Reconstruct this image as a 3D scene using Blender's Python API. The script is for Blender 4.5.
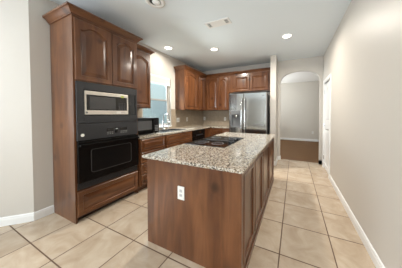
import bpy, bmesh, math, random
from mathutils import Vector, Matrix

# ------------------------------------------------------------------ camera
sc = bpy.context.scene
for o in list(bpy.data.objects):
    bpy.data.objects.remove(o)
col = sc.collection
W_PX, F_PX, CX, CY = 402.0, 158.96, 220.89, 117.296
YAW, PITCH, CAM_H = -0.4314, -0.0229, 1.330
cam = bpy.data.objects.new('camera', bpy.data.cameras.new('camera'))
col.objects.link(cam)
cam.data.sensor_width = 36
cam.data.lens = 36 * F_PX / W_PX
cam.data.shift_x = (201 - CX) / W_PX
cam.data.shift_y = -(134 - CY) / W_PX
cam.data.clip_start = 0.05
fw = Vector((math.sin(YAW) * math.cos(PITCH), math.cos(YAW) * math.cos(PITCH), math.sin(PITCH)))
cam.location = (0, 0, CAM_H)
cam.rotation_euler = fw.to_track_quat('-Z', 'Y').to_euler()
sc.camera = cam

# ------------------------------------------------------------------ world, exposure, large lights
world = bpy.data.worlds.new('world'); sc.world = world; world.use_nodes = True
bgn = world.node_tree.nodes['Background']
bgn.inputs['Color'].default_value = (0.80, 0.90, 1.0, 1)
bgn.inputs['Strength'].default_value = 1.7
sc.view_settings.view_transform = 'Standard'
sc.view_settings.look = 'None'
sc.view_settings.gamma = 1
sc.view_settings.use_curve_mapping = False
sc.view_settings.exposure = 0.10
sc.cycles.use_denoising = True
sc.cycles.max_bounces = 10
sc.cycles.diffuse_bounces = 6
sc.cycles.sample_clamp_indirect = 6

def area(name, loc, direction, sx, sy, power, color):
    l = bpy.data.lights.new(name, 'AREA'); l.shape = 'RECTANGLE'; l.size = sx; l.size_y = sy
    l.energy = power; l.color = color
    o = bpy.data.objects.new(name, l); col.objects.link(o); o.location = loc
    o.rotation_euler = Vector(direction).to_track_quat('-Z', 'Y').to_euler()
    return o
DAY = (0.90, 0.95, 1.0)
# daylight of nook and sink windows; rear, outdoor and next-room lamps are added fill
area('added_rear_fill', (-.75, -7.40, 1.45), (0, 1, .6), 2.2, 2.1, 275, DAY)  # fill lamp at an unseen rear window, added to light the room evenly
area('daylight_nook_window', (-3.88, -1.55, 1.5), (1, 0, .45), 1.9, 1.6, 115, DAY)
area('daylight_sink_window', (-3.5, 2.80, 2.62), (1, 0, -.9), .9, .5, 260, DAY)
area('added_ceiling_uplight', (-5.7, 2.80, .30), (2.7, 0, 1.25), 2.6, .5, 230, (1.0, .98, .94))  # lamp added outdoors, aimed up through the sink window to brighten the ceiling
area('added_next_room_fill', (-2.8, 6.9, 1.6), (1, 0, 1.5), 1.5, 1.5, 165, DAY)  # lamp added out of view to light the room beyond the arch
LAMP_W, LAMP_C = 25, (1.0, 0.93, 0.83)

# ------------------------------------------------------------------ dimensions
XL, XR, H, YB = -2.93, 0.671, 2.82, 4.85
CT = 0.94          # worktop along the walls
IT = 0.907         # island top

# ------------------------------------------------------------------ materials
def mat(name, base=(.5, .5, .5), rough=.5, metal=0.0, spec=.5, coat=0.0):
    m = bpy.data.materials.new(name); m.use_nodes = True
    b = m.node_tree.nodes['Principled BSDF']
    b.inputs['Base Color'].default_value = (*base, 1)
    b.inputs['Roughness'].default_value = rough
    b.inputs['Metallic'].default_value = metal
    b.inputs['Specular IOR Level'].default_value = spec
    b.inputs['Coat Weight'].default_value = coat
    b.inputs['Coat Roughness'].default_value = .14
    return m
def nt(m): return m.node_tree.nodes, m.node_tree.links, m.node_tree.nodes['Principled BSDF']
def ramp(n, stops):
    r = n.new('ShaderNodeValToRGB')
    while len(r.color_ramp.elements) < len(stops): r.color_ramp.elements.new(0.5)
    for e, (p, c) in zip(r.color_ramp.elements, stops):
        e.position = p; e.color = (*c, 1)
    return r
def pos_mapped(n, l, scale):
    g = n.new('ShaderNodeNewGeometry'); mp = n.new('ShaderNodeMapping')
    mp.inputs['Scale'].default_value = scale
    l.new(g.outputs['Position'], mp.inputs['Vector']); return mp
def bump(n, l, b, src, strength, dist=.01):
    bp = n.new('ShaderNodeBump'); bp.inputs['Strength'].default_value = strength; bp.inputs['Distance'].default_value = dist
    l.new(src, bp.inputs['Height']); l.new(bp.outputs['Normal'], b.inputs['Normal'])

def wood(name, axis, dark, mid, light, rough=.30, coat=.42):
    """stained knotty alder, grain along the axis"""
    m = mat(name, mid, rough, 0, .3, coat); n, l, b = nt(m)
    s = [5.0, 5.0, 5.0]; s['XYZ'.index(axis)] = 0.8
    mp = pos_mapped(n, l, s)
    a = n.new('ShaderNodeTexNoise'); a.inputs['Scale'].default_value = 1.6; a.inputs['Detail'].default_value = 6
    a.inputs['Distortion'].default_value = .9
    l.new(mp.outputs[0], a.inputs['Vector'])
    r = ramp(n, [(.32, dark), (.5, mid), (.68, light)]); l.new(a.outputs['Fac'], r.inputs[0])
    mp2 = pos_mapped(n, l, (1.0, 1.0, 1.0))
    v = n.new('ShaderNodeTexVoronoi'); v.inputs['Scale'].default_value = 3.4
    l.new(mp2.outputs[0], v.inputs['Vector'])
    kr = ramp(n, [(.0, (.25, .22, .2)), (.09, (.55, .5, .48)), (.2, (1, 1, 1))]); l.new(v.outputs['Distance'], kr.inputs[0])
    f = n.new('ShaderNodeTexNoise'); f.inputs['Scale'].default_value = 2.1; f.inputs['Detail'].default_value = 3
    l.new(mp2.outputs[0], f.inputs['Vector'])
    fr = ramp(n, [(.3, (.78, .76, .74)), (.7, (1.12, 1.1, 1.08))]); l.new(f.outputs['Fac'], fr.inputs[0])
    def mul(x, y):
        q = n.new('ShaderNodeMix'); q.data_type = 'RGBA'; q.blend_type = 'MULTIPLY'; q.inputs[0].default_value = 1
        l.new(x, q.inputs[6]); l.new(y, q.inputs[7]); return q.outputs[2]
    l.new(mul(mul(r.outputs[0], kr.outputs[0]), fr.outputs[0]), b.inputs['Base Color'])
    bump(n, l, b, a.outputs['Fac'], .08, .004)
    return m
WD, WM, WL = (.078, .028, .011), (.126, .048, .018), (.170, .070, .028)
M_WV = wood('wood_vertical', 'Z', WD, WM, WL)
M_WH = wood('wood_along_wall', 'Y', WD, WM, WL)
M_WX = wood('wood_crosswise', 'X', WD, WM, WL)
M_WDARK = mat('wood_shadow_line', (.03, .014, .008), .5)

def paint(name, c, rough=.6, b_s=.04):
    m = mat(name, c, rough, 0, .3); n, l, b = nt(m)
    mp = pos_mapped(n, l, (1, 1, 1)); t = n.new('ShaderNodeTexNoise'); t.inputs['Scale'].default_value = 90
    t.inputs['Detail'].default_value = 4
    l.new(mp.outputs[0], t.inputs['Vector']); bump(n, l, b, t.outputs['Fac'], b_s, .004); return m
M_WALL = paint('wall_paint', (.56, .528, .482), .45)
M_CEIL = paint('ceiling_paint', (.735, .80, .845), .8, .15)
M_CEIL2 = paint('next_room_ceiling_paint', (.86, .84, .80), .8, .1)
M_HALL = paint('hall_paint', (.56, .52, .46), .6)
M_WHITE = mat('white_trim', (.78, .78, .77), .35)
M_PLASTIC = mat('white_plastic', (.74, .735, .70), .35)
M_SOCKET = mat('grey_white_plastic', (.50, .50, .49), .4)
M_SLOT = mat('dark_slot', (.03, .03, .03), .6)
M_BLACK = mat('black_enamel', (.005, .005, .005), .09, 0, .25)
M_BLACKM = mat('black_satin', (.022, .023, .026), .38)
M_GLASSB = mat('black_glass', (.006, .006, .007), .06, 0, .5)
M_GLASSG = mat('grey_oven_glass', (.055, .055, .057), .12, 0, .5)
M_OVENG = mat('oven_window_glass', (.007, .007, .007), .06, 0, .2)
M_RIM = mat('pale_window_border', (.05, .05, .05), .25)
M_STEEL = mat('brushed_steel', (.44, .44, .43), .12, 1.0)
M_STEELM = mat('silver_frame', (.66, .62, .56), .28, .7)
M_CHROME = mat('chrome', (.75, .76, .77), .10, 1.0)
M_SINK = mat('sink_steel', (.42, .43, .44), .25, 1.0)
M_FSIDE = mat('fridge_side', (.045, .045, .047), .5)
M_GREYP = mat('grey_plastic', (.14, .145, .15), .35)
M_STICK = mat('yellow_sticker', (.50, .55, .12), .6)
M_LABEL = mat('white_sticker', (.8, .78, .72), .5)
M_DISPLAY = mat('grey_legend', (.25, .26, .25), .4)
M_RING = mat('burner_print', (.22, .22, .23), .2)
M_BLIND = mat('blind_fabric', (.62, .60, .56), .7)
M_VINYL = mat('backlit_vinyl', (.36, .34, .31), .5)  # frame and sash colour darkened to hold their backlit shade
M_SIDING = mat('pale_siding', (.56, .62, .63), .8)
M_GRASS = mat('lawn', (.12, .18, .07), .9)
# steel brushing
n, l, b = nt(M_STEEL)
mp = pos_mapped(n, l, (260, 260, 2)); t = n.new('ShaderNodeTexNoise'); t.inputs['Scale'].default_value = 1.0
l.new(mp.outputs[0], t.inputs['Vector']); r = ramp(n, [(.2, (.09,) * 3), (.8, (.15,) * 3)])
l.new(t.outputs['Fac'], r.inputs[0]); l.new(r.outputs[0], b.inputs['Roughness'])
mp = pos_mapped(n, l, (7, 7, .25)); t = n.new('ShaderNodeTexNoise'); t.inputs['Scale'].default_value = 1.0; t.inputs['Detail'].default_value = 1
l.new(mp.outputs[0], t.inputs['Vector'])
bump(n, l, b, t.outputs['Fac'], .12, .02)

def granite():
    m = mat('granite', (.5, .45, .38), .045, 0, .7); n, l, b = nt(m)
    mp = pos_mapped(n, l, (1, 1, 1))
    v = n.new('ShaderNodeTexVoronoi'); v.inputs['Scale'].default_value = 105
    l.new(mp.outputs[0], v.inputs['Vector'])
    sp = n.new('ShaderNodeSeparateColor'); l.new(v.outputs['Color'], sp.inputs[0])
    r = ramp(n, [(0, (.05, .044, .038)), (.13, (.17, .135, .10)), (.26, (.37, .30, .21)), (.40, (.50, .45, .37)), (.60, (.61, .57, .50)), (.86, (.40, .38, .345))])
    r.color_ramp.interpolation = 'CONSTANT'
    l.new(sp.outputs[0], r.inputs[0])
    v2 = n.new('ShaderNodeTexNoise'); v2.inputs['Scale'].default_value = 150; v2.inputs['Detail'].default_value = 4
    l.new(mp.outputs[0], v2.inputs['Vector'])
    r2 = ramp(n, [(.33, (.45, .42, .40)), (.5, (1, 1, 1)), (.75, (1.15, 1.12, 1.08))]); l.new(v2.outputs['Fac'], r2.inputs[0])
    q = n.new('ShaderNodeMix'); q.data_type = 'RGBA'; q.blend_type = 'MULTIPLY'; q.inputs[0].default_value = 1
    l.new(r.outputs[0], q.inputs[6]); l.new(r2.outputs[0], q.inputs[7]); l.new(q.outputs[2], b.inputs['Base Color'])
    return m
M_GRANITE = granite()

def tiles(name, size, ox, oy, grout_w, ax, cols, grout, rough, mottling=4.0, shift=(0, 0, 0)):
    m = mat(name, cols[1], rough, 0, .5); n, l, b = nt(m)
    g = n.new('ShaderNodeNewGeometry'); s = n.new('ShaderNodeSeparateXYZ'); l.new(g.outputs['Position'], s.inputs[0])
    def mth(op, x, y=None, z=None):
        q = n.new('ShaderNodeMath'); q.operation = op
        for i, v in enumerate((x, y, z)):
            if v is None: continue
            if isinstance(v, (int, float)): q.inputs[i].default_value = v
            else: l.new(v, q.inputs[i])
        return q.outputs[0]
    ds, ids = [], []
    for a, off in zip(ax, (ox, oy)):
        u = mth('DIVIDE', mth('SUBTRACT', s.outputs[a], off), size)
        fr = mth('FRACT', u); ids.append(mth('FLOOR', u))
        ds.append(mth('MULTIPLY', mth('MINIMUM', fr, mth('SUBTRACT', 1.0, fr)), size))
    d = mth('MINIMUM', ds[0], ds[1])
    edge = n.new('ShaderNodeMapRange'); edge.inputs[1].default_value = grout_w * .38; edge.inputs[2].default_value = grout_w * .62
    l.new(d, edge.inputs[0])
    cmb = n.new('ShaderNodeCombineXYZ'); l.new(ids[0], cmb.inputs[0]); l.new(ids[1], cmb.inputs[1])
    wn = n.new('ShaderNodeTexWhiteNoise'); l.new(cmb.outputs[0], wn.inputs['Vector'])
    off = n.new('ShaderNodeVectorMath'); off.operation = 'MULTIPLY_ADD'; off.inputs[1].default_value = (7, 7, 7)
    l.new(wn.outputs['Color'], off.inputs[0]); l.new(g.outputs['Position'], off.inputs[2])
    no = n.new('ShaderNodeTexNoise'); no.inputs['Scale'].default_value = mottling; no.inputs['Detail'].default_value = 7
    no.inputs['Roughness'].default_value = .62; no.inputs['Distortion'].default_value = .8
    l.new(off.outputs[0], no.inputs['Vector'])
    r = ramp(n, [(.3, cols[0]), (.5, cols[1]), (.7, cols[2])]); l.new(no.outputs['Fac'], r.inputs[0])
    var = mth('MULTIPLY_ADD', wn.outputs['Value'], .12, .94)
    hsv = n.new('ShaderNodeHueSaturation'); l.new(r.outputs[0], hsv.inputs['Color']); l.new(var, hsv.inputs['Value'])
    mx = n.new('ShaderNodeMix'); mx.data_type = 'RGBA'; l.new(edge.outputs[0], mx.inputs[0])
    mx.inputs[6].default_value = (*grout, 1); l.new(hsv.outputs[0], mx.inputs[7])
    l.new(mx.outputs[2], b.inputs['Base Color'])
    rr = n.new('ShaderNodeMapRange'); rr.inputs[3].default_value = .8; rr.inputs[4].default_value = rough
    l.new(edge.outputs[0], rr.inputs[0]); l.new(rr.outputs[0], b.inputs['Roughness'])
    bump(n, l, b, edge.outputs[0], .35, .003)
    return m
M_TILE = tiles('floor_tile', .467, -.114, 1.106, .011, (0, 1), ((.42, .32, .225), (.50, .40, .295), (.57, .475, .37)), (.13, .075, .045), .27)
M_SPL = tiles('splash_tile', .165, .0, .935, .004, (1, 2), ((.26, .205, .145), (.30, .245, .18), (.34, .28, .21)), (.21, .17, .125), .35, 9)
M_SPL2 = tiles('splash_tile_back', .165, .0, .935, .004, (0, 2), ((.26, .205, .145), (.30, .245, .18), (.34, .28, .21)), (.21, .17, .125), .35, 9)
def far_floor():
    m = mat('brown_wood_floor', (.15, .085, .045), .6, 0, .2); n, l, b = nt(m)
    mp = pos_mapped(n, l, (1.2, 9, 1)); t = n.new('ShaderNodeTexNoise'); t.inputs['Scale'].default_value = 2; t.inputs['Detail'].default_value = 5
    l.new(mp.outputs[0], t.inputs['Vector']); r = ramp(n, [(.3, (.125, .060, .022)), (.7, (.160, .080, .032))])
    l.new(t.outputs['Fac'], r.inputs[0]); l.new(r.outputs[0], b.inputs['Base Color']); return m
M_FARFLOOR = far_floor()
def glass(name='window_glass', tint=(.93, .97, .97, 1)):
    m = bpy.data.materials.new(name); m.use_nodes = True
    n = m.node_tree.nodes; l = m.node_tree.links; n.remove(n['Principled BSDF'])
    tr = n.new('ShaderNodeBsdfTransparent'); tr.inputs[0].default_value = tint
    gl = n.new('ShaderNodeBsdfGlossy'); gl.inputs['Roughness'].default_value = .02
    mx = n.new('ShaderNodeMixShader'); mx.inputs[0].default_value = .05; l.new(tr.outputs[0], mx.inputs[1]); l.new(gl.outputs[0], mx.inputs[2])
    l.new(mx.outputs[0], n['Material Output'].inputs[0]); return m
M_GLASS = glass()
M_SCREEN = glass('screened_glass', (.76, .80, .82, 1))
def emis(name, c, s):
    m = bpy.data.materials.new(name); m.use_nodes = True; b = m.node_tree.nodes['Principled BSDF']
    b.inputs['Base Color'].default_value = (.8, .8, .8, 1)
    b.inputs['Emission Color'].default_value = (*c, 1); b.inputs['Emission Strength'].default_value = s; return m
M_LENS = emis('lit_lens', (1, .95, .86), 6)

# ------------------------------------------------------------------ helpers
def wloc(o):
    v = Vector((0, 0, 0))
    while o is not None: v += o.location; o = o.parent
    return v
def link(name, bm, m, parent=None, smooth=False):
    """one mesh object from a bmesh laid out in room coordinates"""
    if parent is not None: bmesh.ops.translate(bm, verts=bm.verts, vec=-wloc(parent))
    bmesh.ops.recalc_face_normals(bm, faces=bm.faces)
    me = bpy.data.meshes.new(name); bm.to_mesh(me); bm.free(); me.materials.append(m)
    if smooth:
        for p in me.polygons: p.use_smooth = True
    o = bpy.data.objects.new(name, me); col.objects.link(o)
    if parent is not None: o.parent = parent
    return o
def thing(name, label, cat, loc, group=None):
    o = bpy.data.objects.new(name, None); col.objects.link(o); o.location = loc; o.empty_display_size = .1
    o['label'] = label; o['category'] = cat
    if group: o['group'] = group
    return o
def struct(name, bm, m, parent=None, label=None):
    o = link(name, bm, m, parent)
    if parent is None: o['kind'] = 'structure'
    if label: o['label'] = label
    return o
def B(): return bmesh.new()
def box(bm, x0, x1, y0, y1, z0, z1, bev=0.0):
    t = bmesh.new()
    bmesh.ops.create_cube(t, size=1)
    for v in t.verts:
        v.co = Vector((x0 if v.co.x < 0 else x1, y0 if v.co.y < 0 else y1, z0 if v.co.z < 0 else z1))
    if bev > 0:
        bmesh.ops.bevel(t, geom=list(t.edges), offset=bev, segments=2, affect='EDGES', profile=.7)
    add(bm, t); return bm
def add(bm, t, M=None):
    if M is not None: bmesh.ops.transform(t, matrix=M, verts=t.verts)
    me = bpy.data.meshes.new('tmp'); t.to_mesh(me); t.free(); bm.from_mesh(me); bpy.data.meshes.remove(me); return bm
def bx(*a, **k): return box(B(), *a, **k)
def tube(bm, pts, r, seg=10, caps=True):
    pts = [Vector(p) for p in pts]; rings = []
    rad = r if isinstance(r, (list, tuple)) else [r] * len(pts)
    d0 = (pts[1] - pts[0]).normalized(); up = Vector((0, 0, 1)) if abs(d0.z) < .9 else Vector((1, 0, 0))
    nrm = d0.cross(up).normalized()
    for i, p in enumerate(pts):
        d = (pts[min(i + 1, len(pts) - 1)] - pts[max(i - 1, 0)]).normalized()
        nrm = (nrm - d * nrm.dot(d)).normalized(); bn = d.cross(nrm)
        rings.append([bm.verts.new(p + (nrm * math.cos(a) + bn * math.sin(a)) * rad[i]) for a in [2 * math.pi * k / seg for k in range(seg)]])
    for a, b_ in zip(rings, rings[1:]):
        for k in range(seg): bm.faces.new((a[k], a[(k + 1) % seg], b_[(k + 1) % seg], b_[k]))
    if caps: bm.faces.new(rings[0]); bm.faces.new(rings[-1])
    return bm
def lathe(bm, prof, c, axis='Z', seg=28):
    """prof: (radius, height) pairs, turned about the axis through c"""
    rings = []; c = Vector(c)
    for r, h in prof:
        ring = []
        for k in range(seg):
            a = 2 * math.pi * k / seg; u, v = r * math.cos(a), r * math.sin(a)
            p = {'Z': (u, v, h), 'X': (h, u, v), 'Y': (u, h, v)}[axis]
            ring.append(bm.verts.new(c + Vector(p)))
        rings.append(ring)
    for a, b_ in zip(rings, rings[1:]):
        for k in range(seg): bm.faces.new((a[k], a[(k + 1) % seg], b_[(k + 1) % seg], b_[k]))
    bm.faces.new(rings[0]); bm.faces.new(rings[-1]); return bm
def grid_slab(bm, xs, ys, solid, z0, z1):
    """slab over the solid cells of a grid, without inner walls"""
    vt = {}
    def V(i, j, z):
        k = (i, j, z)
        if k not in vt: vt[k] = bm.verts.new((xs[i], ys[j], z))
        return vt[k]
    S = lambda i, j: 0 <= i < len(xs) - 1 and 0 <= j < len(ys) - 1 and solid(i, j)
    for i in range(len(xs) - 1):
        for j in range(len(ys) - 1):
            if not S(i, j): continue
            bm.faces.new((V(i, j, z1), V(i + 1, j, z1), V(i + 1, j + 1, z1), V(i, j + 1, z1)))
            bm.faces.new((V(i, j, z0), V(i, j + 1, z0), V(i + 1, j + 1, z0), V(i + 1, j, z0)))
            for di, dj, a, b_ in ((-1, 0, (i, j), (i, j + 1)), (1, 0, (i + 1, j + 1), (i + 1, j)), (0, -1, (i + 1, j), (i, j)), (0, 1, (i, j + 1), (i + 1, j + 1))):
                if not S(i + di, j + dj):
                    bm.faces.new((V(*a, z0), V(*b_, z0), V(*b_, z1), V(*a, z1)))
    return bm
def frame_mat(org, u, v, w):
    """local (u right, v up, w outwards) to room coordinates"""
    M = Matrix.Identity(4)
    for i, a in enumerate((u, v, w)):
        for k in range(3): M[k][i] = a[k]
    M.translation = Vector(org); return M
def face_px(x, y0, z0): return frame_mat((x, y0, z0), (0, 1, 0), (0, 0, 1), (1, 0, 0))      # front looks to +X
def face_ny(y, x0, z0): return frame_mat((x0, y, z0), (1, 0, 0), (0, 0, 1), (0, -1, 0))     # front looks to -Y
def face_nx(x, y1, z0): return frame_mat((x, y1, z0), (0, -1, 0), (0, 0, 1), (-1, 0, 0))    # front looks to -X
def outline(x0, x1, y0, y1, rise, n=18):
    p = [(x0 + (x1 - x0) * k / 4, y0) for k in range(4)] + [(x1, y0 + (y1 - rise - y0) * k / 4) for k in range(4)]
    for k in range(n + 1):
        t = 1 - k / n; s = (t - .5) * 2
        a = max(0, 1 - (abs(s) / .82) ** 2) if abs(s) < .82 else 0
        p.append((x0 + (x1 - x0) * t, y1 - rise + rise * a))
    return p + [(x0, y1 - rise - (y1 - rise - y0) * k / 4) for k in range(1, 4)]
def panel(w, h, t=.024, stile=.058, rise=0.0, raised=True):
    """a raised-panel cabinet front, its back at w = 0"""
    bm = B()
    R = []
    R.append((outline(0, w, 0, h, 0), 0)); R.append((outline(0, w, 0, h, 0), t - .006)); R.append((outline(.006, w - .006, .006, h - .006, 0), t))
    s = stile
    R.append((outline(s, w - s, s, h - s, rise), t)); R.append((outline(s + .007, w - s - .007, s + .007, h - s - .007, rise), t - .013))
    R.append((outline(s + .013, w - s - .013, s + .013, h - s - .013, rise), t - .014))
    if raised: q = min(.04, (min(w, h) - 2 * s) * .2); R.append((outline(s + .013 + q, w - s - .013 - q, s + .013 + q, h - s - .013 - q, rise), t - .001))
    rings = [[bm.verts.new((x, y, z)) for x, y in o] for o, z in R]
    for a, b_ in zip(rings, rings[1:]):
        for k in range(len(a)): bm.faces.new((a[k], a[(k + 1) % len(a)], b_[(k + 1) % len(a)], b_[k]))
    bm.faces.new(rings[0]); bm.faces.new(rings[-1])
    return bm
def front(name, M, w, h, m, parent, **k):
    return link(name, add(B(), panel(w, h, **k), M), m, parent)
def sweep(bm, path, prof, closed=False):
    """mitred moulding: path of (x, y) with the room on its right-hand side, prof of (outwards, z)"""
    P = [Vector(p) for p in path]; rings = []
    for i, p in enumerate(P):
        ns = []
        for a, b_ in ((i - 1, i), (i, i + 1)):
            if 0 <= a and b_ < len(P):
                d = (P[b_] - P[a]).normalized(); ns.append(Vector((d.y, -d.x)))
        nn = sum(ns, Vector((0, 0))); nn = nn.normalized(); k = 1 / max(.3, nn.dot(ns[0]))
        rings.append([bm.verts.new((p.x + nn.x * o * k, p.y + nn.y * o * k, z)) for o, z in prof])
    for a, b_ in zip(rings, rings[1:]):
        for k in range(len(prof)): bm.faces.new((a[k], a[(k + 1) % len(prof)], b_[(k + 1) % len(prof)], b_[k]))
    bm.faces.new(rings[0]); bm.faces.new(rings[-1]); return bm
BASE_P = [(0, 0), (.016, 0), (.016, .072), (.012, .080), (.012, .092), (.006, .100), (0, .104)]
def crown_p(z): return [(0, z), (.010, z), (.012, z + .014), (.020, z + .020), (.040, z + .045), (.056, z + .058), (.066, z + .062), (.068, z + .082), (0, z + .082)]

# ================================================================== THE SETTING
NX, NY0 = -4.0, -7.5
L_ROOM = lambda i, j: not (i == 0 and j == 1)
struct('floor', grid_slab(B(), [NX - .1, XL - .12, XR + .1], [NY0 - .1, .86, YB + .10], L_ROOM, -.06, 0), M_TILE)
struct('floor.001', bx(-2.9, 2.4, YB + .10, 8.95, -.06, 0), M_FARFLOOR)
struct('ceiling', grid_slab(B(), [NX - .1, XL - .12, XR + .1], [NY0 - .1, .86, YB + .12], L_ROOM, H, H + .08), M_CEIL)
struct('ceiling.001', bx(-2.9, 2.4, YB + .12, 8.95, H + .05, H + .13), M_CEIL2)
# left wall with the sink window opening
WY0, WY1, WZ0, WZ1 = 2.36, 3.235, 1.0, 2.24
bm = B(); box(bm, XL - .12, XL, .80, WY0, 0, H); box(bm, XL - .12, XL, WY1, YB, 0, H)
box(bm, XL - .12, XL, WY0, WY1, 0, WZ0); box(bm, XL - .12, XL, WY0, WY1, WZ1, H)
struct('wall_left', bm, M_WALL)
# angled wall between the kitchen and the breakfast corner
def prism(bm, poly, z0, z1):
    lo = [bm.verts.new((x, y, z0)) for x, y in poly]; hi = [bm.verts.new((x, y, z1)) for x, y in poly]
    bm.faces.new(lo); bm.faces.new(hi)
    for k in range(len(poly)): bm.faces.new((lo[k], lo[(k + 1) % len(poly)], hi[(k + 1) % len(poly)], hi[k]))
    return bm
struct('wall_left_angled', prism(B(), [(XL, .80), (NX, .80 - (XL - NX)), (NX - .12, .80 - (XL - NX)), (NX - .12, .85), (XL - .12, .85), (XL - .12, .80)], 0, H), M_WALL)
NYT = .80 - (XL - NX)
bm = B(); box(bm, NX - .12, NX, -.55, NYT, 0, H); box(bm, NX - .12, NX, NY0, -2.55, 0, H)
box(bm, NX - .12, NX, -2.55, -.55, 0, .65); box(bm, NX - .12, NX, -2.55, -.55, 2.35, H)
struct('wall_nook', bm, M_WALL)
bm = B(); box(bm, NX - .12, -1.9, NY0 - .12, NY0, 0, H); box(bm, .4, XR + .12, NY0 - .12, NY0, 0, H)
box(bm, -1.9, .4, NY0 - .12, NY0, 2.55, H); box(bm, -1.9, .4, NY0 - .12, NY0, 0, .35)
struct('wall_rear', bm, M_WALL)
# right wall with the pantry door opening
DY0, DY1, DZ = 3.90, 4.63, 2.08
bm = B(); box(bm, XR, XR + .12, NY0, DY0, 0, H); box(bm, XR, XR + .12, DY1, YB + .12, 0, H); box(bm, XR, XR + .12, DY0, DY1, DZ, H)
box(bm, XR + .121, XR + .14, DY0 - .1, DY1 + .1, 0, DZ + .1)
struct('wall_right', bm, M_WALL)
# back wall with the arched opening
AX0, AX1, AS, AT = -.36, .61, 2.19, 2.495
def arch_pts(n=28):
    cx, a = (AX0 + AX1) / 2, (AX1 - AX0) / 2
    out = []
    for k in range(n + 1):
        th = math.pi * (1 - k / n); c, s = math.cos(th), math.sin(th)
        out.append((cx + a * math.copysign(abs(c) ** (2 / 2.25), c), AS + (AT - AS) * abs(s) ** (2 / 2.25)))
    return out
ap = arch_pts(); Y2 = YB + .115
bm = B(); box(bm, XL - .12, AX0, YB, Y2, 0, H); box(bm, AX1, XR, YB, Y2, 0, H)
rows = [[bm.verts.new((x, y, z)) for x, z in pts] for y, pts in ((YB, ap), (YB, [(x, H) for x, z in ap]), (Y2, [(x, H) for x, z in ap]), (Y2, ap))]
for r0, r1 in zip(rows, rows[1:] + rows[:1]):
    for k in range(len(ap) - 1): bm.faces.new((r0[k], r0[k + 1], r1[k + 1], r1[k]))
struct('wall_back', bm, M_WALL)
SX0, SX1, SY = -.565, -.425, 4.27
struct('wall_fridge_side', bx(SX0, SX1, SY, YB, 0, H, bev=.006), M_WALL)
# the room beyond the arch
struct('wall_next_back', bx(-2.9, 2.4, 8.75, 8.87, 0, H + .05), M_HALL)
bm = B(); box(bm, -3.02, -2.9, YB + .115, 6.1, 0, H + .05); box(bm, -3.02, -2.9, 7.7, 8.87, 0, H + .05)
box(bm, -3.02, -2.9, 6.1, 7.7, 0, .8); box(bm, -3.02, -2.9, 6.1, 7.7, 2.4, H + .05)
struct('wall_next_left', bm, M_HALL)
struct('wall_next_right', bx(2.4, 2.52, YB + .115, 8.87, 0, H + .05), M_HALL)
struct('wall_next_front', bx(XR, 2.4, YB + .115, YB + .22, 0, H + .05), M_HALL)
# baseboards (path keeps the room on the right-hand side)
struct('baseboard_left', sweep(B(), [(NX, NYT), (XL, .80), (XL, .978)], BASE_P), M_WHITE)
struct('baseboard_right', sweep(B(), [(XR, DY0 - .075), (XR, NY0)], BASE_P), M_WHITE)
struct('baseboard_back', sweep(B(), [(XR, YB), (AX1, YB), (AX1, YB + .115)], BASE_P), M_WHITE)
struct('baseboard_fridge_side', sweep(B(), [(SX0, SY + .02), (SX0, SY), (SX1, SY), (SX1, YB), (AX0, YB), (AX0, YB + .115)], BASE_P), M_WHITE)
struct('baseboard_next_room', sweep(B(), [(-2.9, 8.75), (2.4, 8.75)], BASE_P), M_WHITE)

# sink window: casing, two sashes
bm = B(); fx0, fx1 = XL - .10, XL - .055
for y0, y1, z0, z1 in ((WY0, WY0 + .045, WZ0, WZ1), (WY1 - .045, WY1, WZ0, WZ1), (WY0, WY1, WZ0, WZ0 + .05), (WY0, WY1, WZ1 - .05, WZ1)):
    box(bm, fx0, fx1, y0, y1, z0, z1, bev=.004)
w1 = struct('window_1', bm, M_VINYL)
zm = 1.665
bm = B()
for z0, z1, xx in ((WZ0 + .05, zm + .02, 0), (zm - .02, WZ1 - .05, -.018)):
    a, b2 = fx0 + .032 + xx, fx1 - .004 + xx
    for y0, y1, q0, q1 in ((WY0 + .045, WY0 + .075, z0, z1), (WY1 - .075, WY1 - .045, z0, z1), (WY0 + .045, WY1 - .045, z0, z0 + .035), (WY0 + .045, WY1 - .045, z1 - .035, z1)):
        box(bm, max(a, fx0 + .002), b2, y0, y1, q0, q1, bev=.003)
link('window_sash', bm, M_VINYL, w1)
link('window_pane', bx(fx0 + .010, fx0 + .013, WY0 + .06, WY1 - .06, zm, WZ1 - .07), M_GLASS, w1)
link('window_pane', bx(fx0 + .034, fx0 + .037, WY0 + .06, WY1 - .06, WZ0 + .07, zm), M_SCREEN, w1)['label'] = 'lower pane behind an insect screen'
link('window_sill', bx(XL - .055, XL + .03, WY0 + .002, WY1 - .002, WZ0 - .001, WZ0 + .022, bev=.004), M_WHITE, w1)
# unseen windows behind the camera and in the next room, added for the light
def plain_window(name, axis, p, a0, a1, z0, z1):
    bm = B()
    def bb(q0, q1, zz0, zz1):
        if axis == 'X': box(bm, p - .06, p - .01, q0, q1, zz0, zz1)
        else: box(bm, q0, q1, p - .06, p - .01, zz0, zz1)
    am = (a0 + a1) / 2
    bb(a0, a0 + .06, z0, z1); bb(a1 - .06, a1, z0, z1); bb(a0, a1, z0, z0 + .06); bb(a0, a1, z1 - .06, z1); bb(am - .03, am + .03, z0 + .06, z1 - .06)
    o = struct(name, bm, M_WHITE)
    g = bx(p - .04, p - .034, a0 + .03, a1 - .03, z0 + .03, z1 - .03) if axis == 'X' else bx(a0 + .03, a1 - .03, p - .04, p - .034, z0 + .03, z1 - .03)
    link('window_pane', g, M_GLASS, o)
plain_window('window_2', 'X', NX, -2.55, -.55, .65, 2.35)
plain_window('window_3_added', 'Y', NY0, -1.9, .4, .35, 2.55)
plain_window('window_4_added', 'X', -2.9, 6.1, 7.7, .8, 2.4)

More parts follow.
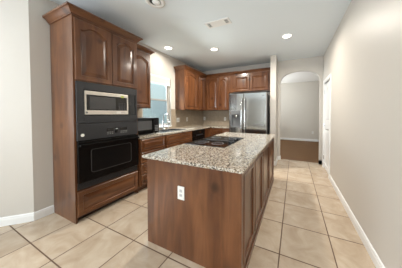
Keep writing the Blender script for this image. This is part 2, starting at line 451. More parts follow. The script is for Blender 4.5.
# pantry door in the right wall
cz = .065
bm = B()
for y0, y1, z0, z1 in ((DY0 - cz, DY0, 0, DZ + cz), (DY1, DY1 + cz, 0, DZ + cz), (DY0, DY1, DZ, DZ + cz)):
    box(bm, XR - .016, XR + .001, y0, y1, z0, z1, bev=.004)
for y0, y1, z0, z1 in ((DY0, DY0 + .015, 0, DZ), (DY1 - .015, DY1, 0, DZ), (DY0, DY1, DZ - .015, DZ)):
    box(bm, XR, XR + .12, y0, y1, z0, z1)
struct('trim_1', bm, M_WHITE, label='white door casing on the right wall')
dw = DY1 - DY0 - .036
bm = B(); M = face_nx(XR + .012, DY1 - .018, .01)
add(bm, panel(dw, 1.05, t=.03, stile=.11), M)
M = face_nx(XR + .012, DY1 - .018, 1.06); add(bm, panel(dw, .985, t=.03, stile=.11, rise=.08), M)
bmesh.ops.translate(bm, verts=bm.verts, vec=(.032, 0, 0))
d1 = struct('door_1', bm, M_WHITE)
bm = B(); lathe(bm, [(.03, 0), (.03, -.006), (.011, -.012), (.011, -.05)], (XR + .012, DY0 + .085, .99), 'X', 16)
tube(bm, [(XR - .034, DY0 + .085, .99), (XR - .042, DY0 + .10, .99), (XR - .042, DY0 + .20, .985)], [.010, .010, .008], 8)
link('door_handle', bm, M_CHROME, d1, True)
bm = B()
for z in (.25, 1.05, 1.85): tube(bm, [(XR + .006, DY1 - .016, z - .05), (XR + .006, DY1 - .016, z + .05)], .008, 8)
link('hinge', bm, M_CHROME, d1)

# backsplash
bm = B(); box(bm, XL + .001, XL + .009, 1.83, WY0 - .005, CT, 1.45); box(bm, XL + .001, XL + .009, WY1 + .005, YB, CT, 1.45); box(bm, XL + .001, XL + .009, WY0 - .005, WY1 + .005, CT, WZ0 - .002)
struct('trim_2', bm, M_SPL, label='tan tiled backsplash under the wall cabinets on the left')
struct('trim_3', bx(XL + .009, -1.60, YB - .009, YB - .001, CT, 1.45), M_SPL2, label='tan tiled backsplash on the back wall left of the fridge')

# outside the sink window
bm = B()
for k in range(22): z = -.2 + k * .15; prism_y = box(bm, -6.22 + (.012 if k % 2 else 0), -6.1, 0.0, 9, z, z + .147)
struct('wall_neighbour', bm, M_SIDING)
struct('ground', bx(-12, XL - .13, .9, 12, -.35, -.25), M_GRASS)

# ================================================================== CABINETS
TX, TY0, TY1 = -2.37, .98, 1.825          # tall oven cabinet
UF, UZ0, UZ1, UY = -2.62, 1.435, 2.51, 4.525   # wall cabinets
G = .004
t = thing('tall_oven_cabinet', 'tall reddish brown wood cabinet housing microwave and wall oven, with crown moulding', 'cabinet', (XL + .28, (TY0 + TY1) / 2, 0))
bm = B()
box(bm, XL + .005, TX, TY0, TY0 + .02, 0, 2.53); box(bm, XL + .005, TX, TY1 - .02, TY1, 0, 2.53)
box(bm, XL + .005, XL + .015, TY0 + .02, TY1 - .02, .05, 2.53)
for z0, z1 in ((.062, .077), (.375, .395), (1.19, 1.205), (1.715, 1.735), (2.45, 2.53)): box(bm, XL + .015, TX, TY0 + .02, TY1 - .02, z0, z1)

link('body', bm, M_WV, t)
link('kick_plate', bx(TX - .09, TX - .07, TY0 + .0205, TY1 - .0205, 0, .0615), M_WDARK, t)
link('crown_moulding', sweep(B(), [(XL + .005, TY0), (TX, TY0), (TX, TY1), (UF + .078, TY1)], crown_p(2.495)), M_WH, t)
ym = 1.42
front('door', face_px(TX + .001, TY0 + .015, 1.735), ym - .003 - TY0 - .015, .725, M_WV, t, rise=.055)
front('door', face_px(TX + .001, ym + .003, 1.735), TY1 - .015 - ym - .003, .725, M_WV, t, rise=.055)
front('drawer', face_px(TX + .001, TY0 + .015, .078), TY1 - TY0 - .03, .302, M_WH, t, stile=.052)

def wall_cab(name, label, x0, x1, y0, y1, z0, z1, doors, face, crown, rise=.05):
    """doors: (a0, a1) along the front"""
    t = thing(name, label, 'cabinet', ((x0 + x1) / 2, (y0 + y1) / 2, z0), 'wall cabinets')
    link('body', bx(x0, x1, y0, y1, z0, z1, bev=.002), M_WV, t)
    for a0, a1 in doors:
        M = face_px(x1 + .001, a0, z0 + .012) if face == 'X' else face_ny(y0 - .001, a0, z0 + .012)
        front('door', M, a1 - a0, z1 - z0 - .075, M_WV, t, rise=rise, stile=.05)
    if crown: link('crown_moulding', sweep(B(), crown, crown_p(z1 - .012)), M_WH if face == 'X' else M_WX, t)
    return t
wall_cab('upper_cabinet', 'dark wood wall cabinet between the tall oven cabinet and the window', XL + .004, UF, TY1 + .003, 2.315, UZ0, UZ1, [(TY1 + .02, 2.30)], 'X',
         [(UF, TY1 + .072), (UF, 2.315), (XL + .01, 2.315)])
wall_cab('upper_cabinet', 'wood wall cabinet right of the sink window, its end panel catching daylight', XL + .004, UF, 3.40, 4.10, UZ0, UZ1, [(3.415, 3.965)], 'X',
         [(XL + .01, 3.40), (UF, 3.40), (UF, 4.10)])
t = thing('upper_cabinet', 'L-shaped wood wall cabinet filling the corner of left and back walls', 'cabinet', (UF, UY, UZ0), 'wall cabinets')
CXR = -2.165
link('body', prism(B(), [(XL + .004, 4.103), (UF, 4.103), (UF, UY), (CXR, UY), (CXR, YB - .004), (XL + .004, YB - .004)], UZ0, UZ1), M_WV, t)
front('door', face_px(UF + .001, 4.115, UZ0 + .012), .305, UZ1 - UZ0 - .075, M_WV, t, rise=.05, stile=.05)
front('door', face_ny(UY - .001, -2.59, UZ0 + .012), .41, UZ1 - UZ0 - .075, M_WV, t, rise=.05, stile=.05)
link('crown_moulding', sweep(B(), [(UF, 4.103), (UF, UY), (CXR, UY)], crown_p(UZ1 - .012)), M_WH, t)
wall_cab('upper_cabinet', 'narrow single-door wood wall cabinet on the back wall left of the fridge', CXR + .003, -1.80, UY, YB - .004, UZ0, UZ1, [(-2.15, -1.83)], 'Y',
         [(CXR + .003, UY), (-1.80, UY)])
wall_cab('upper_cabinet', 'short two-door wood wall cabinet above the refrigerator', -1.797, SX0 - .02, UY, YB - .004, 1.97, UZ1, [(-1.655, -1.17), (-1.15, -.655)], 'Y',
         [(-1.797, UY), (SX0 - .02, UY)], rise=0)

# base cabinets
BF = -2.345
def base_cab(label, x0, x1, y0, y1, face, fronts, m=M_WH, open_top=False):
    t = thing('base_cabinet', label, 'cabinet', ((x0 + x1) / 2, (y0 + y1) / 2, 0), 'base cabinets under the worktop')
    bm = B(); zt = CT - .036
    if open_top:
        box(bm, x0, x1, y0, y0 + .018, .1, zt); box(bm, x0, x1, y1 - .018, y1, .1, zt); box(bm, x0, x0 + .012, y0 + .018, y1 - .018, .1, zt)
        box(bm, x1 - .018, x1, y0 + .018, y1 - .018, .1, zt); box(bm, x0 + .012, x1 - .018, y0 + .018, y1 - .018, .1, .118)
    else: box(bm, x0, x1, y0, y1, .1, zt, bev=.002)
    if face == 'X': box(bm, x0, x1 - .07, y0, y1, 0, .1)
    else: box(bm, x0, x1, y0 + .07, y1, 0, .1)
    link('body', bm, M_WV, t)
    for kind, a0, a1, z0, z1 in fronts:
        M = face_px(x1 + .001, a0, z0) if face == 'X' else face_ny(y0 - .001, a0, z0)
        front(kind, M, a1 - a0, z1 - z0, (M_WV if kind == 'door' else (M_WH if face == 'X' else M_WX)), t, stile=.045 if kind == 'door' else .03)
    return t
dz = [(.105, .285), (.295, .475), (.485, .665), (.675, .885)]
base_cab('four-drawer wood base cabinet beside the wall oven, under the black countertop microwave', XL + .004, BF, TY1 + .003, 2.405, 'X', [('drawer', TY1 + .03, 2.395, a, b2) for a, b2 in dz])
base_cab('wood sink base cabinet below the window', XL + .004, BF, 2.408, 3.335, 'X',
         [('drawer', 2.43, 3.32, .70, .885), ('door', 2.43, 2.872, .11, .69), ('door', 2.878, 3.32, .11, .69)], open_top=True)
base_cab('plain wood corner base cabinet right of the dishwasher', XL + .004, BF, 3.955, YB - .004, 'X', [])
base_cab('wood base cabinet on the back wall left of the fridge', BF + .003, -1.60, 4.27, YB - .004, 'Y',
         [('drawer', -2.27, -1.97, .70, .885), ('drawer', -1.96, -1.62, .70, .885), ('door', -2.27, -1.97, .11, .69), ('door', -1.96, -1.62, .11, .69)])

# dishwasher
t = thing('dishwasher', 'black built-in dishwasher under the worktop right of the sink', 'dishwasher', ((XL + BF) / 2, 3.645, 0))
link('body', bx(XL + .05, BF - .005, 3.345, 3.945, .1, CT - .045), M_BLACKM, t)
link('door', bx(BF - .004, BF + .02, 3.347, 3.943, .12, .73, bev=.004), M_BLACK, t)
bm = bx(BF - .004, BF + .024, 3.347, 3.943, .737, CT - .045, bev=.004)
link('control_panel', bm, M_BLACK, t)
link('handle', bx(BF + .024, BF + .04, 3.50, 3.79, .75, .775, bev=.006), M_BLACKM, t)
link('kick_plate', bx(XL + .08, BF - .06, 3.347, 3.943, 0, .1), M_BLACKM, t)

# worktop with sink cut-out
xs = [XL + .002, -2.80, -2.42, -2.318, -1.598]; ys = [TY1 + .003, 2.46, 3.14, 4.245, YB - .01]
bm = grid_slab(B(), xs, ys, lambda i, j: (j == 3) if i == 3 else not (i == 1 and j == 1), CT - .035, CT)
bmesh.ops.bevel(bm, geom=[e for e in bm.edges if abs(e.verts[0].co.z - CT) < 1e-4 and abs(e.verts[1].co.z - CT) < 1e-4 and len(e.link_faces) == 2 and abs(e.calc_face_angle()) > .5], offset=.005, segments=2, affect='EDGES')
o = link('worktop', bm, M_GRANITE); o['label'] = 'L-shaped pale granite worktop along the left and back walls'; o['category'] = 'worktop'

# sink
t = thing('sink', 'steel drop-in kitchen sink set in the worktop below the window', 'sink', (-2.61, 2.80, CT))
bm = grid_slab(B(), [-2.83, -2.775, -2.445, -2.395], [2.43, 2.49, 2.785, 2.815, 3.11, 3.17], lambda i, j: not (i == 1 and j in (1, 3)), CT + .0005, CT + .011)
link('rim', bm, M_SINK, t)
for y0, y1 in ((2.49, 2.785), (2.815, 3.11)):
    bm = B(); x0, x1, zb = -2.775, -2.445, CT - .19
    for a in ((x0 - .001, x0 + .003, y0, y1), (x1 - .003, x1 + .001, y0, y1), (x0, x1, y0 - .001, y0 + .003), (x0, x1, y1 - .003, y1 + .001)): box(bm, *a, zb, CT + .001)
    box(bm, x0, x1, y0, y1, zb - .004, zb)
    link('basin', bm, M_SINK, t)
# faucet
t = thing('faucet', 'tall chrome gooseneck kitchen faucet standing behind the sink', 'faucet', (-2.865, 2.90, CT))
bm = B(); lathe(bm, [(.0, 0), (.034, 0), (.034, .012), (.026, .022), (.022, .05), (.020, .10)], (-2.865, 2.90, CT), 'Z', 18)
link('base', bm, M_CHROME, t, True)
pts = [(-2.865, 2.90, CT + .09), (-2.865, 2.90, CT + .26)] + [(-2.865 + .09 - .09 * math.cos(a), 2.90, CT + .29 + .10 * math.sin(a)) for a in [math.pi * k / 10 for k in range(11)]] + [(-2.685, 2.90, CT + .20)]
link('spout', tube(B(), pts, .014, 10), M_CHROME, t, True)
link('spray_head', lathe(B(), [(.013, 0), (.019, -.02), (.021, -.08), (.016, -.085)], (-2.685, 2.90, CT + .215), 'Z', 14), M_CHROME, t, True)
bm = tube(B(), [(-2.865, 2.92, CT + .07), (-2.86, 2.975, CT + .085), (-2.85, 3.01, CT + .13)], [.012, .009, .007], 8)
link('handle', bm, M_CHROME, t, True)
t = thing('soap_dispenser', 'small chrome soap pump standing right of the kitchen faucet', 'soap dispenser', (-2.868, 3.08, CT))
bm = B(); lathe(bm, [(.0, 0), (.02, 0), (.02, .01), (.013, .02), (.013, .06), (.008, .065), (.008, .09)], (-2.868, 3.08, CT), 'Z', 14)
link('base', bm, M_CHROME, t, True)
link('spout', tube(B(), [(-2.868, 3.08, CT + .088), (-2.855, 3.08, CT + .10), (-2.80, 3.08, CT + .092)], [.009, .008, .006], 8), M_CHROME, t, True)

# countertop microwave
t = thing('microwave', 'black countertop microwave on the worktop beside the tall oven cabinet', 'microwave', (-2.68, 2.12, CT))
mx0, mx1, my0, my1, mz0, mz1 = -2.88, -2.50, 1.86, 2.395, CT + .014, 1.252
link('body', bx(mx0, mx1, my0, my1, mz0, mz1, bev=.008), M_BLACKM, t)
link('door', bx(mx1 + .0005, mx1 + .022, my0 + .002, 2.265, mz0 + .004, mz1 - .004, bev=.004), M_BLACK, t)
link('door_window', bx(mx1 + .0225, mx1 + .024, my0 + .05, 2.215, mz0 + .075, mz1 - .055), M_GLASSG, t, )
link('control_panel', bx(mx1 + .0005, mx1 + .02, 2.268, my1 - .002, mz0 + .004, mz1 - .004, bev=.003), M_GLASSB, t)
link('handle', bx(mx1 + .022, mx1 + .045, 2.235, 2.258, mz0 + .03, mz1 - .03, bev=.006), M_BLACK, t)
bm = B()
for i in range(4):
    for j in range(3): box(bm, mx1 + .0201, mx1 + .0225, 2.288 + j * .03, 2.312 + j * .03, mz0 + .04 + i * .03, mz0 + .06 + i * .03)
link('keypad', bm, M_GREYP, t)
for y in (my0 + .04, my1 - .04):
    for x in (mx0 + .04, mx1 - .03): link('foot', lathe(B(), [(.014, 0), (.014, .0145)], (x, y, CT + .0002), 'Z', 10), M_BLACK, t)

# ================================================================== APPLIANCES IN THE TALL CABINET
F = TX + .022
t = thing('built_in_microwave', 'built-in microwave with silver front inside a wide black trim frame', 'microwave', (XL + .30, 1.40, 1.206))
ty0, ty1, tz0, tz1 = 1.00, 1.803, 1.212, 1.722
ms = (1.075, 1.775, 1.305, 1.63)      # opening of the trim kit
bm = B(); box(bm, TX + .0015, F, ty0, ms[0], tz0, tz1, bev=.003); box(bm, TX + .0015, F, ms[1], ty1, tz0, tz1, bev=.003)
box(bm, TX + .0015, F, ms[0], ms[1], tz0, ms[2], bev=.003); box(bm, TX + .0015, F, ms[0], ms[1], ms[3], tz1, bev=.003)
link('trim_frame', bm, M_BLACKM, t)
link('body', bx(XL + .10, TX - .02, ms[0] + .01, ms[1] - .01, 1.212, 1.70), M_BLACK, t)
sy0, sy1, sz0, sz1 = 1.08, 1.645, 1.318, 1.618
bm = B(); box(bm, TX - .019, F + .006, sy0, sy1, sz1 - .048, sz1, bev=.004); box(bm, TX - .019, F + .006, sy0, sy1, sz0, sz0 + .055, bev=.004)
box(bm, TX - .019, F + .006, sy0, sy0 + .018, sz0 + .055, sz1 - .048); box(bm, TX - .019, F + .006, sy1 - .02, sy1, sz0 + .055, sz1 - .048)
link('silver_frame', bm, M_STEELM, t)
link('door', bx(TX - .019, F + .002, sy0 + .0185, 1.475, sz0 + .056, sz1 - .049, bev=.002), M_GLASSB, t)
link('door_window', bx(F + .0022, F + .0035, 1.135, 1.455, sz0 + .072, sz1 - .066), M_GLASSG, t)
link('control_panel', bx(TX - .019, F + .003, 1.478, sy1 - .021, sz0 + .056, sz1 - .049, bev=.002), M_GLASSB, t)
bm = B()
for i in range(5):
    for j in range(3): box(bm, F + .0031, F + .0045, 1.50 + j * .037, 1.528 + j * .037, sz0 + .068 + i * .022, sz0 + .082 + i * .022)
link('keypad', bm, M_BLACKM, t)
link('side_panel', bx(TX - .019, TX + .012, sy1 + .003, ms[1] - .002, ms[2] + .002, ms[3] - .002), M_GLASSB, t)
bm = lathe(B(), [(.012, 0), (.012, .0015)], (F + .0062, 1.10, sz0 + .027), 'X', 16)
link('badge', bm, M_GREYP, t)
link('sticker', bx(F + .0062, F + .0068, 1.535, 1.575, sz1 - .055, sz1 - .022), M_STICK, t)['label'] = 'small yellow-green sticker'
link('sticker', bx(F + .0062, F + .0068, 1.465, 1.53, sz0 + .012, sz0 + .043), M_LABEL, t)['label'] = 'small white sticker'

t = thing('built_in_oven', 'black built-in wall oven below the built-in microwave', 'oven', (XL + .30, 1.40, .397))
link('body', bx(XL + .06, TX - .001, 1.012, 1.792, .397, 1.188), M_BLACK, t)
link('control_panel', bx(TX + .0015, F + .004, 1.00, 1.803, 1.0, 1.207, bev=.004), M_BLACKM, t)
for a in ((1.33, 1.42, 1.085, 1.125), (1.44, 1.49, 1.055, 1.135), (1.51, 1.62, 1.085, 1.125)): link('display', bx(F + .0042, F + .0055, *a), M_GLASSB, t)
for y in (1.335, 1.365, 1.395, 1.52, 1.55, 1.58, 1.605):
    for z in (1.045, 1.066): link('button', bx(F + .0042, F + .0052, y, y + .018, z, z + .009), M_DISPLAY, t)
link('clock', bx(F + .0056, F + .006, 1.449, 1.481, 1.105, 1.122), M_DISPLAY, t)
link('badge', lathe(B(), [(.019, 0), (.019, .002)], (F + .0042, 1.052, 1.065), 'X', 18), M_LABEL, t)
dr = link('door', bx(TX + .0015, F + .016, 1.00, 1.803, .485, .988, bev=.006), M_BLACK, t)
# window with rounded pale border
def rrect(y0, y1, z0, z1, r, n=5):
    p = []
    for cy, cz_, a0 in ((y1 - r, z1 - r, 0), (y0 + r, z1 - r, 90), (y0 + r, z0 + r, 180), (y1 - r, z0 + r, 270)):
        for k in range(n + 1): a = math.radians(a0 + 90 * k / n); p.append((cy + r * math.cos(a), cz_ + r * math.sin(a)))
    return p
def plate(bm, pts, x0, x1):
    a = [bm.verts.new((x0, y, z)) for y, z in pts]; c = [bm.verts.new((x1, y, z)) for y, z in pts]
    bm.faces.new(a); bm.faces.new(c)
    for k in range(len(pts)): bm.faces.new((a[k], a[(k + 1) % len(pts)], c[(k + 1) % len(pts)], c[k]))
    return bm
wn = link('door_window', plate(B(), rrect(1.135, 1.675, .585, .875, .03), F + .0161, F + .0175), M_OVENG, dr)
bm = B(); o1 = rrect(1.130, 1.680, .580, .880, .032); o2 = rrect(1.137, 1.673, .587, .873, .028)
ra = [bm.verts.new((F + .0162, y, z)) for y, z in o1]; rb = [bm.verts.new((F + .0185, y, z)) for y, z in o1]; rc = [bm.verts.new((F + .0185, y, z)) for y, z in o2]; rd = [bm.verts.new((F + .0162, y, z)) for y, z in o2]
for p, q in ((ra, rb), (rb, rc), (rc, rd), (rd, ra)):
    for k in range(len(p)): bm.faces.new((p[k], p[(k + 1) % len(p)], q[(k + 1) % len(p)], q[k]))
link('window_border', bm, M_RIM, dr)
bm = tube(B(), [(F + .014, 1.03, .945), (F + .045, 1.03, .945)], .009, 8); tube(bm, [(F + .014, 1.773, .945), (F + .045, 1.773, .945)], .009, 8)
box(bm, F + .035, F + .055, 1.005, 1.798, .932, .960, bev=.008)
link('handle', bm, M_BLACK, dr)
bm = B(); box(bm, TX + .0015, TX + .008, 1.00, 1.803, .397, .48)
for k in range(5): box(bm, TX + .008, TX + .014, 1.01, 1.793, .403 + k * .015, .411 + k * .015)
link('vent_grille', bm, M_BLACKM, t)

# ================================================================== REFRIGERATOR
RX0, RX1, RY, RZ = -1.56, -.605, 3.90, 1.845
t = thing('refrigerator', 'stainless steel side-by-side refrigerator with ice and water dispenser', 'refrigerator', ((RX0 + RX1) / 2, 4.3, 0))
link('body', bx(RX0 + .008, RX1 - .008, RY + .075, 4.515, .02, RZ - .015, bev=.006), M_FSIDE, t)
RM = -1.165
dx = (RX0 + .06, RX0 + .06 + .26); dzz = (.985, 1.40)
bm = B()   # freezer door with the dispenser recess
def cellwall(bm, xs, zs, hole, y0, y1):
    t2 = grid_slab(B(), xs, zs, lambda i, j: (i, j) != hole, 0, 1)
    for v in t2.verts: v.co = Vector((v.co.x, y0 if v.co.z > .5 else y1, v.co.y))
    return add(bm, t2)
cellwall(bm, [RX0, dx[0], dx[1], RM - .004], [.06, dzz[0], dzz[1], RZ], (1, 1), RY, RY + .07)
d_ = link('door', bm, M_STEEL, t)
mod = d_.modifiers.new('bevel', 'BEVEL'); mod.width = .008; mod.segments = 3; mod.limit_method = 'ANGLE'; mod.angle_limit = 1.0
d_['label'] = 'left steel door with dispenser'
dp = link('dispenser', bx(dx[0] + .001, dx[1] - .001, RY + .05, RY + .069, dzz[0] + .001, dzz[1] - .001), M_GREYP, d_)
bm = B()
for a in ((dx[0] - .006, dx[0] + .012, dzz[0] - .006, dzz[1] + .006), (dx[1] - .012, dx[1] + .006, dzz[0] - .006, dzz[1] + .006), (dx[0] + .012, dx[1] - .012, dzz[0] - .006, dzz[0] + .02), (dx[0] + .012, dx[1] - .012, dzz[1] - .09, dzz[1] + .006)):
    box(bm, a[0], a[1], RY - .006, RY + .049, a[2], a[3], bev=.003)
link('dispenser_frame', bm, M_GREYP, d_)
bm = lathe(B(), [(.045, 0), (.05, .01), (.05, .05), (.03, .07), (.02, .09)][::-1], (sum(dx) / 2, RY + .03, dzz[1] - .17), 'Z', 16)
link('dispenser_spout', bm, M_STEEL, d_, True)
bm = bx(RM + .004, RX1, RY, RY + .07, .06, RZ, bev=.008)
d2 = link('door', bm, M_STEEL, t); d2['label'] = 'wider right steel door'
link('badge', bx(RX1 - .10, RX1 - .045, RY - .002, RY - .0005, RZ - .085, RZ - .065), M_GREYP, d2)
for xh, d in ((RM - .045, d_), (RM + .045, d2)):
    pts = [(xh, RY + .001, 1.72), (xh, RY - .04, 1.70), (xh, RY - .055, 1.64)] + [(xh, RY - .058, z) for z in (1.4, 1.1, .8)] + [(xh, RY - .055, .62), (xh, RY - .04, .56), (xh, RY + .001, .54)]
    link('handle', tube(B(), pts, .014, 10), M_CHROME, d, True)
link('base_grille', bx(RX0 + .02, RX1 - .02, RY + .03, RY + .07, 0, .055), M_BLACKM, t)
for xh in (RX0 + .05, RX1 - .05): link('hinge_cover', bx(xh - .04, xh + .04, RY + .02, RY + .12, RZ - .0145, RZ + .012, bev=.004), M_GREYP, t)

# ================================================================== ISLAND
IX0, IX1, IY0, IY1 = -1.375, -.362, 1.163, 3.31
t = thing('kitchen_island', 'long wooden kitchen island with plain end panel and panelled side', 'kitchen island', ((IX0 + IX1) / 2, (IY0 + IY1) / 2, 0))
link('body', bx(IX0 + .01, IX1 - .012, IY0 + .014, IY1, 0, IT - .029), M_WV, t)
link('end_panel', bx(IX0, IX1 - .012, IY0, IY0 + .0138, .0, IT - .0295, bev=.002), M_WV, t)
# right face: frame of stiles and rails, one door per bay
yb = [IY0 + .03, 1.60, 2.07, 2.66, IY1 - .02]
bm = B(); zt, zb = IT - .0295, .10
for y in yb: box(bm, IX1 - .0118, IX1 + .002, max(IY0, y - .022 if y != yb[0] else IY0), min(IY1, y + .022), 0, zt, bev=.0015)
for y0, y1 in zip(yb, yb[1:]):
    box(bm, IX1 - .0118, IX1 + .0015, y0 + .022, y1 - .022, zt - .035, zt); box(bm, IX1 - .0118, IX1 + .0015, y0 + .022, y1 - .022, 0, zb)
link('face_frame', bm, M_WV, t)
for y0, y1 in zip(yb, yb[1:]):
    front('door', face_px(IX1 - .009, y0 + .026, zb + .004), y1 - y0 - .052, zt - .039 - zb - .004, M_WV, t, t=.016, stile=.03, raised=False)
for y0, y1 in ((1.20, 1.88), (1.89, 2.57), (2.58, 3.28)):
    front('door', face_nx(IX0 + .0095, y1, .12), y1 - y0, .70, M_WV, t, t=.018)
link('base_moulding', bx(IX1 + .0025, IX1 + .012, IY0 + .002, IY1 - .01, .0, .055, bev=.003), M_WH, t)

bm = bx(-1.412, -.339, 1.128, 3.365, IT - .029, IT)
bmesh.ops.bevel(bm, geom=list(bm.edges), offset=.007, segments=3, affect='EDGES')
o = link('island_countertop', bm, M_GRANITE); o['label'] = 'polished speckled granite slab on top of the kitchen island'; o['category'] = 'worktop'

t = thing('cooktop', 'black glass electric cooktop set into the island granite', 'cooktop', (-1.09, 2.22, IT))
cx0, cx1, cy0, cy1 = -1.405 + .02, -.775, 1.795, 2.66
bm = bx(cx0, cx1, cy0, cy1, IT + .0005, IT + .008, bev=.003); link('glass_top', bm, M_GLASSB, t)
def ring(bm, x, y, r0, r1, z, seg=36):
    a = []
    for r, zz in ((r0, z), (r0, z + .0012), (r1, z + .0012), (r1, z)):
        a.append([bm.verts.new((x + r * math.cos(2 * math.pi * k / seg), y + r * math.sin(2 * math.pi * k / seg), zz)) for k in range(seg)])
    for i in range(4):
        p, q = a[i], a[(i + 1) % 4]
        for k in range(seg): bm.faces.new((p[k], p[(k + 1) % seg], q[(k + 1) % seg], q[k]))
for x, y, r in ((-1.22, 1.99, .105), (-.96, 1.98, .085), (-1.22, 2.46, .085), (-.96, 2.47, .105)):
    bm = B(); ring(bm, x, y, r - .012, r, IT + .0081); ring(bm, x, y, r * .55 - .004, r * .55, IT + .0081)
    link('burner', bm, M_RING, t)
bm = B(); box(bm, -1.30, -.90, 2.20, 2.25, IT + .0081, IT + .012)
for k in range(9): box(bm, -1.29 + k * .043, -1.265 + k * .043, 2.205, 2.245, IT + .012, IT + .014)
link('vent_grille', bm, M_BLACKM, t)
for k in range(4): link('knob', lathe(B(), [(.02, 0), (.02, .012), (.016, .02), (.0, .0201)], (-.815, 2.06 + k * .11, IT + .0082), 'Z', 16), M_BLACK, t)

# ================================================================== SMALL THINGS ON WALLS AND CEILING
def outlet(label, M, w=.072, h=.118, kind='duplex', n=1):
    t = thing('outlet' if kind == 'duplex' else 'light_switch', label, 'outlet' if kind == 'duplex' else 'switch', M.translation, 'white wall plates')
    bm = B(); add(bm, bx(-w / 2, w / 2, -h / 2, h / 2, .0005, .006, bev=.002), M); link('cover_plate', bm, M_PLASTIC, t)
    for k in range(n):
        x = (k - (n - 1) / 2) * .046
        if kind == 'duplex':
            for s in (-1, 1):
                bm = B(); add(bm, bx(x - .016, x + .016, s * .02 - .014, s * .02 + .014, .0061, .0078, bev=.001), M); so = link('socket', bm, M_SOCKET, t)
                bm = B()
                for dx_ in (-.006, .006): add(bm, bx(x + dx_ - .0015, x + dx_ + .0015, s * .02 - .004, s * .02 + .006, .0079, .0084), M)
                link('slot', bm, M_SLOT, so)
        else:
            bm = B(); add(bm, bx(x - .016, x + .016, -.033, .033, .0061, .009, bev=.002), M); link('rocker', bm, M_SOCKET, t)
outlet('white outlet on the wooden end panel of the island', face_ny(IY0, -.938, .60), .074, .122)
outlet('wide white double switch plate on backsplash nearest the window', face_px(XL + .009, 3.50, 1.155), .118, .118, 'switch', 2)
outlet('white outlet on the left backsplash between double switch plate and corner', face_px(XL + .009, 3.91, 1.16))
outlet('white outlet on the tiled backsplash right at the corner', face_ny(YB - .009, -2.86, 1.158))
outlet('white outlet on the back-wall backsplash beside the fridge', face_ny(YB - .009, -2.075, 1.155))
outlet('white outlet low on far wall seen through the arch', face_ny(8.75, .82, .42))

def recessed(label, x, y, r=.075, lname='lamp', power=1.0):
    t = thing('recessed_light', label, 'ceiling light', (x, y, H), 'recessed ceiling lights')
    bm = B()
    prof = [(r + .022, -.0005), (r + .022, -.006), (r + .004, -.010), (r, -.006), (r, -.0005)]
    rings = [[bm.verts.new((x + q * math.cos(2 * math.pi * k / 28), y + q * math.sin(2 * math.pi * k / 28), H + z)) for k in range(28)] for q, z in prof]
    for i in range(5):
        p, q = rings[i], rings[(i + 1) % 5]
        for k in range(28): bm.faces.new((p[k], p[(k + 1) % 28], q[(k + 1) % 28], q[k]))
    link('trim_ring', bm, M_WHITE, t, True)
    link('lens', lathe(B(), [(r - .001, -.0005), (r - .001, -.004), (r * .5, -.007)], (x, y, H), 'Z', 24), M_LENS, t, True)
    l = bpy.data.lights.new(lname, 'AREA'); l.shape = 'DISK'; l.size = r * 2; l.energy = LAMP_W * power; l.color = LAMP_C; l.spread = math.radians(168)
    o = bpy.data.objects.new('lamp', l); col.objects.link(o); o.parent = t; o.location = (0, 0, -.014)
recessed('round lit ceiling light nearest the sink window', -2.60, 2.80, power=.25)
recessed('round lit ceiling light in front of the refrigerator, middle of the three lit ones', -1.69, 3.30, power=2.4)
recessed('round lit ceiling light nearest the arch and right wall', -.137, 3.33, power=1.15)

# unseen ceiling lights added behind the camera to brighten the room
for x, y in ((-.137, .45), (-2.9, -.9), (-.9, -2.2)): recessed('round ceiling light added unseen behind the camera to brighten the kitchen', x, y, lname='lamp', power=.3)

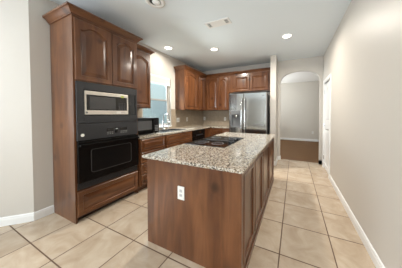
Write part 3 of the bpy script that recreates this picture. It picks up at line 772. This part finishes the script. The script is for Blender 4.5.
# unlit round ceiling fixture with a swivelling eye
ex, ey = -1.69, 1.585
t = thing('eyeball_light', 'unlit white round eyeball ceiling light above the tall cabinet', 'ceiling light', (ex, ey, H))
bm = B(); rs = [(.125, -.0005), (.125, -.008), (.105, -.014), (.075, -.010), (.072, -.0005)]
rings = [[bm.verts.new((ex + q * math.cos(2 * math.pi * k / 32), ey + q * math.sin(2 * math.pi * k / 32), H + z)) for k in range(32)] for q, z in rs]
for i in range(5):
    p, q = rings[i], rings[(i + 1) % 5]
    for k in range(32): bm.faces.new((p[k], p[(k + 1) % 32], q[(k + 1) % 32], q[k]))
link('trim_ring', bm, M_WHITE, t, True)
link('socket', lathe(B(), [(.0715, -.0005), (.0715, -.004)], (ex, ey, H), 'Z', 28), M_SLOT, t)
bm = B(); bmesh.ops.create_uvsphere(bm, u_segments=24, v_segments=12, radius=.054)
bmesh.ops.delete(bm, geom=[v for v in bm.verts if v.co.z > .001], context='VERTS')
bmesh.ops.scale(bm, vec=(1, 1, .45), verts=bm.verts); bmesh.ops.holes_fill(bm, edges=bm.edges)
bmesh.ops.translate(bm, verts=bm.verts, vec=(ex + .008, ey + .012, H - .0045)); link('eyeball', bm, M_WHITE, t, True)

# ceiling air vent
vx0, vx1, vy0, vy1 = -1.36, -.94, 2.30, 2.47
t = thing('air_vent', 'white rectangular air vent in the kitchen ceiling', 'vent', ((vx0 + vx1) / 2, (vy0 + vy1) / 2, H))
bm = grid_slab(B(), [vx0, vx0 + .03, vx0 + .085, vx1 - .085, vx1 - .03, vx1], [vy0, vy0 + .03, vy1 - .03, vy1], lambda i, j: not (j == 1 and i in (1, 3)), H - .010, H - .0005)
link('frame', bm, M_WHITE, t)
link('duct', bx(vx0 + .02, vx1 - .02, vy0 + .02, vy1 - .02, H - .0025, H - .0007), M_SLOT, t)
for xa, s in ((vx0 + .03, 1), (vx1 - .085, -1)):
    for k in range(4):
        x = xa + .004 + k * .0135
        bm = prism(B(), [(x, vy0 + .03), (x + .004, vy0 + .03), (x + .004, vy1 - .03), (x, vy1 - .03)], H - .009, H - .003)
        link('slat', bm, M_WHITE, t)

# window blind, raised
t = thing('window_blind', 'raised white fabric blind across the top of the sink window', 'blind', (XL - .02, (WY0 + WY1) / 2, 2.05))
link('headrail', bx(XL - .05, XL - .002, WY0 + .008, WY1 - .008, 2.195, WZ1 - .003, bev=.004), M_WHITE, t)
bm = B()
for k in range(6): box(bm, XL - .046 + (k % 2) * .004, XL - .006 - (k % 2) * .004, WY0 + .012, WY1 - .012, 2.062 + k * .0222, 2.0838 + k * .0222, bev=.004)
link('folded_fabric', bm, M_BLIND, t)
link('bottom_rail', bx(XL - .048, XL - .004, WY0 + .010, WY1 - .010, 2.04, 2.0615, bev=.004), M_WHITE, t)
